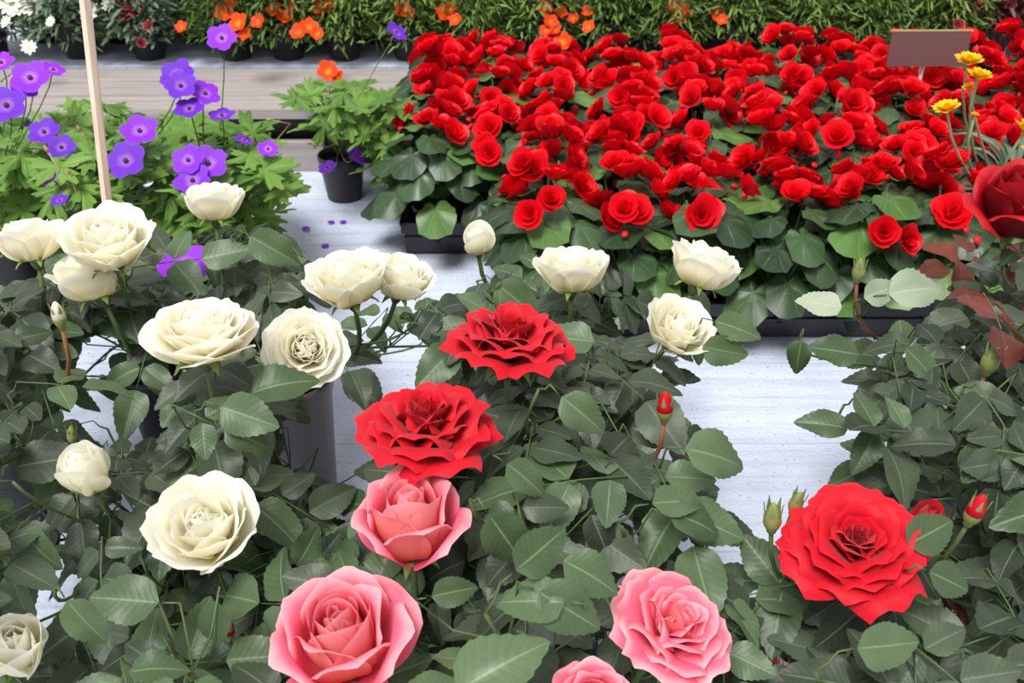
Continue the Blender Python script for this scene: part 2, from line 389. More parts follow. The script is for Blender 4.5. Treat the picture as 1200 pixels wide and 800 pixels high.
BLOOMS_PX = []                                # (x, y, rx, ry, d) so foliage stays behind the open flowers
def bloom(parent, kind, x, y, wpx, d, tx=0, ty=.35, spin=0, var=0, stem_to=True, hpx=None, lift=.30):
    Rr = wpx / 2 / FPX * d
    if kind == 'bowl' and lift == .30: lift = .48
    ax = Vector((tx, -ty, 1)).normalized(); c = P(x, y, d)
    base = c - ax * Rr * lift
    q = axisq(ax, spin); loc = base - parent.location
    b = part('bloom', CALYX, parent, loc, q, Rr)
    tw = BL[kind][var % len(BL[kind])]
    for me, ph in tw: part('petal', me, b, (0, 0, 0), (0, 0, ph))
    sm = SEP_DOWN if kind in ('white', 'bowl', 'red', 'pink', 'pink_open', 'dark') else SEP_MID
    for i in range(5): part('sepal', sm, b, (0, 0, -.02), (0, 0, i * 1.2566 + .3))
    BLOOMS_PX.append((x, y, wpx * .5, (hpx or wpx * .72) * .5, d))
    return base - ax * Rr * .33, -ax
def bud(parent, x, y, hpx, d, tip=None, tx=0, ty=0, sep='up', label=None, stalk=None):
    s = hpx / 2 / FPX * d; ax = Vector((tx, -ty, 1)).normalized(); c = P(x, y, d)
    b = part('bud', BUD_G, parent, c - parent.location, axisq(ax), (s * .8, s * .8, s * 1.08), label)
    if tip: part('bud_petals', BUD_TIP[tip], b, (0, 0, .02), None, (1.12, 1.12, 1.05))
    for i in range(5): part('sepal', SEP_UP if sep == 'up' else SEP_MID, b, (0, 0, -.42), (0, 0, i * 1.2566 + .6), (1.6, 1.5, 1.35) if sep == 'up' else 1.1)
    BLOOMS_PX.append((x, y, hpx * .3, hpx * .5, d))
    return c - ax * s * .72, -ax

# ------------------------------------------------------------------ rose leaflets
def leaflet_mesh(mat, fold, droop, wr=.62, twist=0.0, wave=.02, seed=0, cusp=1.0):
    rg = random.Random(seed); nv = 18; us = (-1, -.62, -.28, 0, .28, .62, 1); V = []; U = []; F = []
    ph = rg.uniform(0, 6)
    for j in range(nv + 1):
        v = j / nv
        w = wr / 2 * math.sin(math.pi * v ** .74) ** .66 * (1 - .14 * v) if 0 < v < 1 else 0
        w = max(w, .004); saw = (1.025 if j % 2 else .98) if 0 < j < nv else 1
        x = v; zc = -droop * v * v
        for u in us:
            ww = w * (saw if abs(u) == 1 else 1)
            yy = u * ww; z = zc + abs(u) * w * math.tan(fold) * (1 - .25 * abs(u)) + wave * math.sin(v * 9 + ph + (0 if u > 0 else 1.3)) * abs(u) ** 2 * (w / wr * 2)
            z += twist * u * v * w
            V.append((x - (.03 if abs(u) == 1 and j % 2 == 0 and j < nv else 0), yy * math.cos(fold * .6), z)); U.append(((u + 1) / 2, v))
    m = len(us)
    for j in range(nv):
        for i in range(m - 1): a = j * m + i; F.append((a, a + m, a + m + 1, a + 1))
    return mesh('leaflet', V, F, mat, U)
LF = {}
for key in ('rose_leaf', 'rose_leaf_bright', 'rose_leaf_pale', 'rose_leaf_red'):
    LF[key] = [leaflet_mesh(M[key], f, d, wr, tw, .05, i) for i, (f, d, wr, tw) in enumerate(
        [(.22, .12, .74, .1), (.32, .24, .66, -.2), (.14, .1, .78, .15), (.42, .3, .7, .0), (.2, .04, .72, -.15), (.3, .4, .74, .2)])]

# ------------------------------------------------------------------ pots
def pot_me(name, r, h, mat, n=28):
    a = Acc(); a.lathe([(r * .72, 0), (r * .76, .002), (r * .95, h - .022), (r * 1.0, h - .02), (r * 1.02, h - .004), (r * 1.0, h), (r * .94, h), (r * .92, h - .02), (r * .90, h - .03)], n, cap=False)
    o = len(a.V); a.F.append(tuple(range(n - 1, -1, -1)))
    return a.mesh(name, mat)
def soil_me(r):
    rg = random.Random(5); V = [(0, 0, .004)]; F = []; n = 16
    for k_ in (.5, 1):
        for j in range(n): V.append((r * k_ * math.cos(j * 2 * math.pi / n), r * k_ * math.sin(j * 2 * math.pi / n), rg.uniform(-.002, .003)))
    for j in range(n): F.append((0, 1 + j, 1 + (j + 1) % n)); F.append((1 + j, 1 + n + j, 1 + n + (j + 1) % n, 1 + (j + 1) % n))
    return mesh('soil', V, F, M['soil'])
POTS = {}
def add_pot(t, r, h, mat='pot_black'):
    key = (r, h, mat)
    if key not in POTS: POTS[key] = (pot_me('pot', r, h, M[mat]), soil_me(r * .9))
    part('pot', POTS[key][0], t); part('soil', POTS[key][1], t, (0, 0, h - .025))

def inpoly(x, y, poly):
    c = False; j = len(poly) - 1
    for i in range(len(poly)):
        xi, yi = poly[i]; xj, yj = poly[j]
        if (yi > y) != (yj > y) and x < (xj - xi) * (y - yi) / (yj - yi) + xi: c = not c
        j = i
    return c
CLEAR = []                                    # openings where the sheet shows between the plants (ellipses in the photograph)

class RosePlant:
    def __init__(s, label, pot, ph=.2, pr=.058, potmat='pot_black', seed=0):
        s.t = thing('rose_plant', label, 'rose plant', (pot[0], pot[1], 0), 'potted roses in the foreground'); s.rg = random.Random(seed)
        s.c = Vector((pot[0], pot[1], ph - .025)); add_pot(s.t, pr, ph, potmat); s.samples = []; s.acc = Acc(); s.accr = Acc(); s.pr = pr
    def stem(s, end, out, r=.0026, red=False):
        rg = s.rg; a0 = rg.uniform(0, 6.28); st = s.c + Vector((math.cos(a0), math.sin(a0), 0)) * s.pr * .4
        L = (end - st).length
        pts = bez(st, st + Vector((0, 0, L * .35)), end + Vector(out) * L * .4, end, 14)
        s.acc.tube([p - s.t.location for p in pts], [lerp(r * 1.25, r, i / 14) for i in range(15)], 7); s.samples += pts[3:-2]
        if red:
            q = pts[-5:]; s.accr.tube([p - s.t.location for p in q], r * 1.12, 7)
        for i in range(4, 13, 2):             # thorns
            p = pts[i] - s.t.location; d = Vector((rg.uniform(-1, 1), rg.uniform(-1, 1), -.3)).normalized()
            s.acc.tube([p, p + d * .006], [.0016, .0002], 4)
        return pts
    def bloom(s, *a, red=False, **k): e, o = bloom(s.t, *a, **k); s.stem(e, o, red=red)
    def bud(s, *a, red=False, **k): e, o = bud(s.t, *a, **k); s.stem(e, o, .0018, red=red)
    def blocked(s, pts):
        for p in pts:
            x, y, d = proj(p)
            for bx, by, rx, ry, bd in BLOOMS_PX:
                if d < bd + .02 and ((x - bx) / (rx + 2)) ** 2 + ((y - by) / (ry + 2)) ** 2 < 1: return True
        return False
    def leaf(s, base, dr, nrm, size, n=5, mat='rose_leaf', force=False, vidx=None, lf=1.25):
        """one compound leaf: stalk from the nearest cane, leaflets along it"""
        rg = s.rg; dr = Vector(dr).normalized(); q = frame(dr, nrm); ln = size * lf
        X, Y, Z = [q @ Vector(v_) for v_ in ((1, 0, 0), (0, 1, 0), (0, 0, 1))]
        spec = [(1.0, 0, 1.0)]
        if n >= 3: spec += [(.62, 62, .86), (.62, -62, .86)]
        if n >= 5: spec += [(.18, 72, .68), (.18, -72, .68)]
        put = []
        for f, ang, sc in spec:
            aa = R(ang + rg.uniform(-10, 10)); sz = size * sc * rg.uniform(.9, 1.08)
            d2 = X * math.cos(aa) + Y * math.sin(aa) + Z * rg.uniform(-.25, .1)
            b2 = base + X * ln * f - Z * (f * f * .1 * ln) + d2.normalized() * .004
            put.append((b2, d2, Z + Y * rg.uniform(-.3, .3) + X * rg.uniform(-.2, .2), sz))
        if not force:
            for b2, d2, nn, sz in put:
                for k_ in (.15, .55, 1.0):
                    x, y, d = proj(b2 + d2.normalized() * sz * k_)
                    if d < .33: return False
                    for bx, by, rx, ry, bd in BLOOMS_PX:
                        if d < bd + .035 and ((x - bx) / (rx + 3)) ** 2 + ((y - by) / (ry + 3)) ** 2 < 1: return False
                    for bx, by, rx, ry in CLEAR:
                        if ((x - bx) / rx) ** 2 + ((y - by) / ry) ** 2 < 1 and rg.random() < .93: return False
        best = min(s.samples, key=lambda p: (p - base).length + max(0, p.z - base.z + .01) * 3.0)
        if (best - base).length > .085:
            tgt = base - dr * .012 - Vector((0, 0, .015)); L0 = (tgt - s.c).length; ok = False
            for tr in range(12):
                ov = Vector((rg.uniform(-.5, .5), rg.uniform(-.2, .8) * (tr / 6), -1)) * .55
                if not s.blocked(bez(s.c, s.c + Vector((0, 0, L0 * .35)), tgt + ov * L0 * .4, tgt, 16)): ok = True; break
            if ok: s.stem(tgt, ov, .0013)
            elif force: tgt = base - dr * .003 - Vector((0, -.006, .014))
            else: return False
            best = tgt
        if not force and s.blocked([best.lerp(base, q_ / 6) for q_ in range(7)] + [base + X * ln * q_ / 4 for q_ in range(5)]): return False
        if force and s.blocked([best.lerp(base, q_ / 6) for q_ in range(7)]): best = base - dr * .003 - Vector((0, -.006, .014))
        o = s.t.location; a_ = Acc(); m1 = base + (best - base) * .4 - Vector((0, 0, .2 * (best - base).length))
        tip = base + X * ln - Z * .1 * ln
        a_.tube([best - o - (base - o), m1 - base, Vector((0, 0, 0)), X * ln * .5 - Z * .025 * ln, tip - base], [.0011, .001, .0009, .0008, .0006], 4)
        lo = part('leaf', a_.mesh('leaf_stalk', M['stem'] if mat != 'rose_leaf_red' else M['stem_red']), s.t, base - o)
        for i, (b2, d2, nn, sz) in enumerate(put):
            me = LF[mat][rg.randrange(6) if vidx is None else vidx]
            part('leaflet', me, lo, b2 - base, frame(d2, nn), sz)
        return True
    def fill(s, poly, n, zr=(.2, .43), size=(.042, .06), mats=(('rose_leaf', 1),), up=.3):
        rg = s.rg; xs = [p[0] for p in poly]; ys = [p[1] for p in poly]; done = 0; tries = 0
        while done < n and tries < n * 14:
            tries += 1
            x, y = rg.uniform(min(xs), max(xs)), rg.uniform(min(ys), max(ys))
            if not inpoly(x, y, poly): continue
            z = zr[0] + (zr[1] - zr[0]) * rg.random() ** .8; ctr = Pz(x, y, z)
            out = (ctr - s.c) * Vector((1, 1, 0)); out = out.normalized() if out.length > .01 else Vector((1, 0, 0))
            an = rg.uniform(-1, 1) * 1.5; dr = Matrix.Rotation(an, 3, 'Z') @ out + Vector((0, 0, rg.uniform(-.55, .15)))
            nrm = Vector((rg.uniform(-.65, .65), rg.uniform(-.9, .4) - up * .5, 1))
            sz = rg.uniform(*size); base = ctr - dr.normalized() * sz * .9
            m = rg.choices([q[0] for q in mats], [q[1] for q in mats])[0]
            if s.leaf(base, dr, nrm, sz, rg.choice((5, 5, 5, 3)), m): done += 1
    def hero(s, x, y, d, lpx, ang, n=1, face=(0, -.6, 1), mat='rose_leaf_bright', dz=0.0, vidx=None):
        """leaf whose base shows at (x, y); ang = direction on the photograph (0 right, 90 up)"""
        p = P(x, y, d); a_ = R(ang); size = lpx / FPX * d
        p2 = P(x + math.cos(a_) * lpx, y - math.sin(a_) * lpx, d + dz); dr = (p2 - p).normalized()
        lf = 1.25 if n > 1 else .22
        s.leaf(p - dr * size * lf, dr, Vector(face), size, n, mat, force=True, vidx=vidx, lf=lf)
    def done(s):
        part('stem', s.acc.mesh('stems', M['stem']), s.t)
        if s.accr.V: part('stem', s.accr.mesh('stem_tops', M['stem_red']), s.t, label='reddish upper stem')

# ------------------------------------------------------------------ the setting: sheet-covered ground, raised bed edge behind
def grid_plane(x0, x1, y0, y1, nx, ny, amp, seed):
    rg = random.Random(seed); V = []; F = []; ph = [rg.uniform(0, 6) for _ in range(6)]
    for j in range(ny + 1):
        for i in range(nx + 1):
            x = x0 + (x1 - x0) * i / nx; y = y0 + (y1 - y0) * j / ny
            z = amp * (math.sin(x * 7 + ph[0]) * math.sin(y * 23 + ph[1] + 2 * math.sin(x * 2 + ph[2])) + .6 * math.sin(y * 51 + x * 5 + ph[3]) * math.sin(x * 11 + ph[4]))
            V.append((x, y, z))
    for j in range(ny):
        for i in range(nx): a = j * (nx + 1) + i; F.append((a, a + 1, a + nx + 2, a + nx + 1))
    return V, F
V, F = grid_plane(-3, 3, -1, 5, 120, 240, .0006, 1)
o = bpy.data.objects.new('floor', mesh('ground_sheet', V, F, M['sheet'])); COL.objects.link(o); o['kind'] = 'structure'; o.location = (0, 0, -.0012)
o['label'] = 'white woven ground sheet with faint sewn lines and specks of soil'

bench = thing('raised_bench', 'low grey plank-edged bench behind the geraniums carrying the back rows of pots', 'bench', (0, 2.15, 0))
TOPZ = .155
for r_ in range(3):                           # boards along the front, each with moulded grooves
    y0 = r_ * .105
    for c_, (xa, xb) in enumerate(((-2.3, -1.3), (-1.295, .25), (.255, 2.4))):
        a = Acc(); prof = []; n = 9 if r_ < 2 else 3
        prof = [(y0, -.022)]
        for g in range(n):
            ya = y0 + .1 * g / n; yb = y0 + .1 * (g + 1) / n; gw = .0028
            prof += [(ya + gw * .5, -.0035), (ya + gw, 0), (yb - gw * .6, 0)]
        prof += [(y0 + .1, -.003), (y0 + .1, -.022)]
        V = [(x, y, TOPZ + z) for x in (xa, xb) for y, z in prof]; m_ = len(prof)
        F = [(i, i + 1, m_ + i + 1, m_ + i) for i in range(m_ - 1)] + [(m_ - 1, 0, m_, 2 * m_ - 1), tuple(range(m_ - 1, -1, -1)), tuple(range(m_, 2 * m_))]
        a.add(V, [tuple(reversed(f)) for f in F])
        part('plank', a.mesh('plank', M['plank'], False), bench, (0, 0, .0015 * ((r_ * 7 + c_ * 3) % 3 - 1)))
a = Acc(); a.box(-2.3, 2.4, .34, 2.4, TOPZ - .02, TOPZ - .001); part('bench_top', a.mesh('bench_top', M['sheet'], False), bench, label='white sheet over the bench top')
a = Acc(); a.box(-1.7, -.455, .0, .025, 0, .072); part('panel', a.mesh('panel', M['plank'], False), bench, label='grey timber rail under the bench')
a = Acc(); a.box(-.4, 2.3, .05, .07, 0, .132); part('panel', a.mesh('shade_panel_right', M['pot_black'], False), bench, label='dark panel added as the shade under the bench')  # added panel, its black stands in for the shade below the bench
a = Acc(); a.box(-2.2, -.4, .05, .07, 0, .132); part('panel', a.mesh('shade_panel_left', M['pot_black'], False), bench, label='dark panel added as the shade under the bench')  # left length of the same added shade panel

# stake
p0 = P(127, 250, 1.12); p1 = P(93, -60, .97); dirv = (p1 - p0).normalized(); base = Vector((-.53, 1.13, .115))
a = Acc(); pts = [base, base.lerp(p0, .5), p0, p0.lerp(p1, .5), p1]; a.tube([p - base for p in pts], .0062, 6)
thing('wooden_stake', 'pale square-cut wooden stake rising out of frame behind the white roses at left', 'stake', base, me=a.mesh('stake', M['stake'], False))

# ------------------------------------------------------------------ roses
CLEAR += [(14, 750, 40, 24), (217, 312, 32, 16), (118, 412, 24, 22), (110, 492, 26, 18), (160, 500, 22, 14), (20, 580, 18, 26), (155, 596, 18, 10), (400, 500, 22, 60), (480, 412, 26, 20), (450, 440, 20, 14),
          (200, 430, 14, 12), (350, 250, 26, 40), (930, 480, 56, 60), (890, 560, 34, 70), (900, 440, 60, 22), (885, 680, 16, 26), (340, 520, 28, 30), (690, 640, 14, 10), (800, 640, 12, 10), (545, 320, 14, 14), (1000, 575, 20, 10)]
MX = (('rose_leaf', 6), ('rose_leaf_bright', 2))
RP = {}
def rose(key, label, pot, **k): RP[key] = RosePlant(label, pot, seed=len(RP) + 11, **k); return RP[key]
a1 = rose('A', 'white rose plant at left with a wooden stake behind its paired blooms', (-.53, 1.13), ph=.12, pr=.045)
a1.bloom('bowl', 127, 284, 112, .96, tx=.05, ty=.22, hpx=90)
a1.bloom('bowl', 108, 322, 104, 1.0, tx=-.25, ty=-.15, var=1, hpx=50)
a2 = rose('A2', 'white rose plant at left edge with a side-on bloom and a pale yellow bud', (-.68, .95))
a2.bloom('bowl', 38, 285, 90, 1.0, tx=-.1, ty=-.25, hpx=55, lift=.4)
a2.bud(70, 374, 38, .86, 'white', red=True, label='pale yellow bud')
a3 = rose('A3', 'white rose plant behind the others with one small cupped bloom over dark leaves', (-.40, 1.19), ph=.12)
a3.bloom('bowl', 251, 240, 78, 1.15, ty=-.25, hpx=45, var=1, lift=.4)
b = rose('B', 'white rose plant in tall grey pot with four wide blooms', (-.292, 1.0), potmat='pot_grey')
b.bloom('white', 237, 393, 150, .76, tx=.02, ty=-.08, hpx=100)
b.bloom('white', 358, 408, 112, .83, tx=.35, ty=1.0, spin=2, var=1, hpx=105)
b.bloom('bowl', 408, 329, 104, .95, tx=-.12, ty=-.0, spin=1, hpx=70)
b.bloom('bowl', 470, 327, 84, .99, tx=.3, ty=-.05, var=1, hpx=70)
c = rose('C', 'white rose plant at lower left with a full open bloom and a half-open one', (-.36, .68))
c.bloom('bowl', 241, 619, 138, .74, tx=0, ty=.32, spin=.7, var=1, hpx=120)
c.bloom('white_cup', 102, 556, 78, .78, tx=-.05, ty=.15, hpx=64, lift=.6)
c.bloom('white_cup', 18, 762, 96, .67, tx=.3, ty=.3, spin=2, hpx=90, lift=.6)
c.bud(85, 512, 30, .88, tx=.1, red=True, label='small brownish green bud')
d_ = rose('D', 'white rose plant at centre right with four small blooms before the begonias', (.07, 1.0))
d_.bloom('bowl', 670, 317, 92, 1.0, ty=-.15, spin=.4, hpx=60, lift=.3)
d_.bloom('white_cup', 560, 285, 48, 1.06, tx=-.05, ty=.1, var=1, hpx=48, lift=.6)
d_.bloom('bowl', 824, 312, 94, .98, tx=.35, ty=-.25, spin=1.9, var=1, hpx=58)
d_.bloom('bowl', 795, 385, 88, .92, tx=.3, ty=.35, spin=2.6, hpx=68)
e = rose('E', 'red rose plant at centre with two wide open scarlet blooms', (.03, .76))
e.bloom('red', 597, 402, 150, .78, tx=.05, ty=-.15, hpx=86)
e.bloom('red', 500, 503, 172, .72, tx=.0, ty=-.1, var=1, spin=1, hpx=105)
e.bud(779, 482, 46, .76, 'red', tx=-.05, red=True, label='red-tipped bud')
f1 = rose('F1', 'pink rose plant at bottom centre with two high-centred blooms', (-.1, .52), ph=.18)
f1.bloom('pink', 481, 612, 126, .68, tx=.0, ty=-.05, spin=.5, hpx=130, lift=.75)
f1.bloom('pink', 401, 748, 150, .62, tx=-.02, ty=.15, spin=2.2, var=1, hpx=140, lift=.75)
f1.bud(268, 742, 34, .72, 'red', tx=.1, label='small red bud')
f2 = rose('F2', 'pink rose plant at bottom right of centre with a loose many-petalled bloom', (.12, .5), ph=.18)
f2.bloom('pink_open', 788, 738, 168, .62, tx=.35, ty=.1, spin=.5, hpx=145)
f2.bloom('pink', 694, 826, 90, .58, tx=.0, ty=.4, var=1, hpx=70, lift=.7)
g = rose('G', 'red rose plant at lower right with one large scarlet bloom', (.33, .63))
g.bloom('red', 1002, 640, 166, .66, tx=-.12, ty=.3, spin=2.4, hpx=140)
g.bloom('red_cup', 1085, 610, 46, .76, tx=.3, ty=.3, hpx=40, lift=.6)
g.bud(1140, 603, 50, .70, 'red', tx=.15, label='red bud just opening')
g.bud(905, 610, 52, .68, tx=-.08, label='slim green bud'); g.bud(932, 592, 40, .70, tx=.15, label='slim green bud')
h = rose('H', 'rose plant at right edge carrying only green buds', (.56, .96))
h.bud(1006, 320, 36, 1.0, tx=-.05, red=True, label='round green bud')
h.bud(1160, 425, 50, .92, tx=.05, red=True, label='plump green bud')
i_ = rose('I', 'dark red rose plant at right edge with bronze young leaves', (.75, 1.12))
i_.bloom('dark', 1190, 246, 104, 1.08, tx=-.1, ty=.15, hpx=80, lift=.6)

h_ = RP
a1.fill([(40, 330), (200, 330), (210, 500), (120, 500), (40, 420)], 40, mats=MX)
a2.fill([(-80, 370), (40, 350), (110, 400), (150, 440), (200, 500), (180, 560), (-80, 560)], 46, mats=MX)
a3.fill([(185, 290), (250, 262), (340, 295), (350, 350), (300, 370), (190, 350)], 34, zr=(.2, .38), mats=(('rose_leaf', 8), ('rose_leaf_bright', 1)))
b.fill([(170, 440), (300, 420), (360, 460), (430, 370), (540, 350), (560, 420), (430, 470), (380, 500), (390, 600), (200, 560)], 62, mats=MX)
c.fill([(-80, 540), (60, 500), (180, 530), (380, 600), (420, 690), (330, 860), (-80, 860)], 84, zr=(.16, .42), mats=MX)
d_.fill([(490, 335), (560, 310), (640, 330), (760, 345), (860, 370), (880, 400), (830, 440), (770, 480), (520, 440)], 50, mats=(('rose_leaf', 5), ('rose_leaf_bright', 2)))
e.fill([(390, 590), (440, 540), (560, 480), (600, 430), (740, 420), (800, 500), (870, 530), (850, 600), (800, 640), (700, 680), (560, 650)], 74, zr=(.18, .42), mats=MX)
f1.fill([(280, 690), (430, 600), (560, 650), (620, 860), (280, 860)], 56, zr=(.16, .38), mats=MX)
f2.fill([(560, 620), (720, 670), (860, 640), (900, 760), (880, 860), (560, 860)], 62, zr=(.16, .38), mats=MX)
g.fill([(870, 730), (900, 640), (960, 700), (1090, 620), (1280, 600), (1280, 860), (860, 860)], 84, zr=(.16, .39), mats=(('rose_leaf', 8), ('rose_leaf_bright', 1), ('rose_leaf_red', 1)))
h.fill([(935, 500), (960, 470), (1000, 450), (1060, 400), (1280, 390), (1280, 640), (1080, 610), (970, 560)], 78, zr=(.2, .42), mats=MX)
i_.fill([(1120, 300), (1280, 290), (1280, 420), (1130, 390)], 22, zr=(.22, .42), mats=(('rose_leaf', 4), ('rose_leaf_red', 3), ('rose_leaf_pale', 1)))
exec_heroes = True
if exec_heroes:
    f2.hero(668, 706, .56, 75, 178, n=1, face=(0, -1, 1)); f2.hero(600, 672, .56, 82, 40, face=(-.2, -1, .8)); f2.hero(625, 690, .56, 95, -25, face=(0, -.9, 1))
    f2.hero(655, 655, .57, 80, -18, face=(.2, -1, 1)); f2.hero(530, 815, .54, 118, 36, face=(-.3, -1, .9)); f2.hero(500, 700, .60, 60, 10)
    e.hero(655, 462, .70, 70, -48, face=(-.2, -.9, 1)); e.hero(800, 525, .72, 85, -5, face=(0, -.8, 1)); e.hero(590, 540, .68, 60, -30, face=(0, -1, .8))
    e.hero(570, 600, .64, 85, -60, face=(-.2, -1, .9)); e.hero(760, 590, .70, 70, 10); e.hero(780, 600, .7, 75, -15)
    c.hero(190, 706, .62, 95, 180, face=(0, -.9, 1)); c.hero(75, 700, .66, 70, -60); c.hero(180, 750, .64, 70, -110); c.hero(255, 700, .66, 60, -100)
    b.hero(255, 475, .74, 66, -20); b.hero(290, 462, .76, 80, 20); b.hero(258, 500, .74, 50, -25, n=3)
    h.hero(1135, 515, .78, 62, -88, face=(0, -1, .7)); h.hero(1000, 500, .84, 60, 175, n=5); h.hero(940, 395, .98, 45, -100, face=(-.3, -.8, .5))
    h.hero(1010, 415, .95, 60, 170); h.hero(1060, 405, .92, 60, -40)
    h.hero(1040, 345, 1.0, 70, 5, mat='rose_leaf_pale', face=(0, -.9, 1)); h.hero(1010, 350, 1.0, 45, 15, mat='rose_leaf_pale', face=(0, -1, .6)); h.hero(990, 360, 1.0, 50, 165, mat='rose_leaf_pale', face=(0, -.6, 1))
    d_.hero(835, 375, .9, 55, -12, face=(0, -.9, 1)); d_.hero(820, 405, .9, 60, -5, face=(0, -1, .7)); d_.hero(580, 330, 1.0, 60, -35, face=(0, -.9, 1)); d_.hero(700, 400, .88, 70, 170)
    a3.hero(230, 300, 1.05, 60, 10, n=3); a3.hero(290, 275, 1.05, 60, -30)
    g.hero(1085, 668, .62, 60, -30, face=(0, -.9, 1)); g.hero(1060, 640, .64, 70, 20); g.hero(1000, 760, .58, 80, 10, face=(0, -1, 1))
for p in RP.values(): p.done()

# ------------------------------------------------------------------ begonias in black trays
def polar_leaf(name, mat, outline, n, rings, dome, notch=True, seed=0, wave=.04):
    rg = random.Random(seed); V = [(0, 0, 0)]; U = [(0, 0)]; F = []; ph = rg.uniform(0, 6)
    for k_ in range(1, rings + 1):
        f = k_ / rings
        for j in range(n):
            th = -math.pi + 2 * math.pi * (j + .5) / n; r = outline(th) * f
            V.append((r * math.cos(th) + 0, r * math.sin(th), -dome * f * f + wave * f * math.sin(th * 5 + ph) + .05 * f)); U.append((j / n, f))
    for j in range(n - 1): F.append((0, 1 + j, 2 + j))
    for k_ in range(rings - 1):
        for j in range(n - 1): a = 1 + k_ * n + j; F.append((a, a + n, a + n + 1, a + 1))
    return mesh(name, V, F, mat, U)
def beg_out(th): return (.52 + .2 * math.cos(th) + .06 * math.sin(th)) * (1 + .05 * math.cos(th * 11)) * (1 - .35 * math.exp(-((abs(th) - math.pi) / .3) ** 2)) + .25 * max(0, math.cos(th)) ** 3
def ger_out(th):
    lob = abs(math.cos(th * 2.5)) ** .8; e = .5 + .5 * math.cos(th * 17.5)
    return (.12 + .62 * lob * (.85 + .15 * math.cos(th))) * (1 + .42 * (e - .5) * lob)
BEGL = [polar_leaf('begonia_leaf', M[m], beg_out, 28, 3, dm, seed=s_, wave=.05) for m, dm, s_ in (('beg_leaf', .12, 1), ('beg_leaf', .25, 2), ('beg_leaf2', .1, 3), ('beg_leaf', .05, 4))]
GERL = [polar_leaf('geranium_leaf', M['ger_leaf'], ger_out, 64, 3, dm, seed=s_, wave=.05) for dm, s_ in ((.1, 1), (.25, 2), (0, 3))]
def multi_bloom(name, mat, rings, seed, nu=4, nv=4, **kw):
    rg = random.Random(seed); a = Acc()
    for (n, L, W, r0, a0, a1, off, z0) in rings:
        for i in range(n):
            V, F, U = petal_geo(rg, L=L * rg.uniform(.92, 1.08), W=W, r0=r0, a0=a0 + rg.uniform(-5, 5), a1=a1 + rg.uniform(-8, 8), nu=nu, nv=nv, z0=z0, **kw)
            ph = off + i * 2 * math.pi / n + rg.uniform(-.12, .12); cs, sn = math.cos(ph), math.sin(ph)
            a.add([(x * cs - y * sn, x * sn + y * cs, z) for x, y, z in V], F, U)
    return a.mesh(name, mat)
BEGB = [multi_bloom('begonia_bloom', M['begonia'], [(4, 1.0, 1.45, .05, 50, 62 - q * 6, 0, 0), (4, .86, 1.3, .05, 36, 44, .8, .05), (3, .7, 1.1, .04, 22, 22, .2, .08), (3, .52, .8, .03, 8, 0, .9, .1)], q, ruf=.03, cup=1.15, top=.2) for q in range(3)]
a = Acc(); a.lathe([(.02, -.5), (.3, -.42), (.48, -.1), (.45, .25), (.25, .48), (.02, .55)], 8)
BEGBUD = mesh('begonia_bud', [(x, y * .55, z) for x, y, z in a.V], a.F, M['begonia_bud'], a.U)

def begonia(seed):
    rg = random.Random(seed)
    t = thing('begonia_plant', 'x', 'begonia', (0, 0, 0)); add_pot(t, .05, .085)
    acc = Acc(); c0 = Vector((0, 0, .06))
    for i in range(26):
        an = i * 2.39996; f = (i + .5) / 26; rad = .02 + .075 * math.sqrt(f) * rg.uniform(.85, 1.15); z = .228 - .13 * f ** 1.6 + rg.uniform(-.015, .015)
        p = Vector((math.cos(an) * rad, math.sin(an) * rad, z)); o = Vector((math.cos(an), math.sin(an), 0))
        dr = o + Vector((rg.uniform(-.3, .3), rg.uniform(-.3, .3), -.15 - .6 * f)); nn = Vector((0, 0, 1)) + o * (.2 + .9 * f) + Vector((rg.uniform(-.3, .3), rg.uniform(-.3, .3), 0))
        part('leaf', BEGL[rg.choice((0, 0, 1, 2, 3))], t, p, frame(dr, nn), rg.uniform(.05, .07))
        acc.tube([c0, c0.lerp(p, .5) + Vector((0, 0, .02)), p], .0018, 4)
    k_ = 0; ncl = 4 if seed % 3 else 3
    for i in range(ncl):
        an = i * 6.283 / ncl + rg.uniform(-.4, .4) + seed; f = (.25, .7, .55, .95, .8)[i % 5]; rad = .088 * f; z = .256 - .05 * f ** 2 + rg.uniform(-.012, .02)
        cc = Vector((math.cos(an) * rad, math.sin(an) * rad, z)); acc.tube([c0, c0.lerp(cc, .6) + Vector((0, 0, .01)), cc - Vector((0, 0, .02))], .0022, 5)
        for j in range(rg.choice((2, 2, 2, 3))):
            o = Vector((rg.uniform(-1, 1), rg.uniform(-1, 1), rg.uniform(-.5, .6))); p = cc + o * .026
            ax = Vector((math.cos(an), math.sin(an), 0)) * (.25 + .7 * f) + Vector((0, 0, .75)) + o * .5
            part('bloom', BEGB[rg.randrange(3)], t, p, axisq(ax, rg.uniform(0, 6)), rg.uniform(.027, .035))
        for j in range(rg.choice((0, 1, 2))):
            o = Vector((math.cos(an + rg.uniform(-1, 1)), math.sin(an + rg.uniform(-1, 1)), rg.uniform(-1.4, .1)))
            part('bud', BEGBUD, t, cc + o * .032, axisq(o + Vector((0, 0, -.3)), rg.uniform(0, 3)), rg.uniform(.012, .018))
    part('stem', acc.mesh('begonia_stems', M['stem']), t)
    return t
protos = [begonia(s_) for s_ in range(6)]; index_kids()
TW, TD = .40, .312
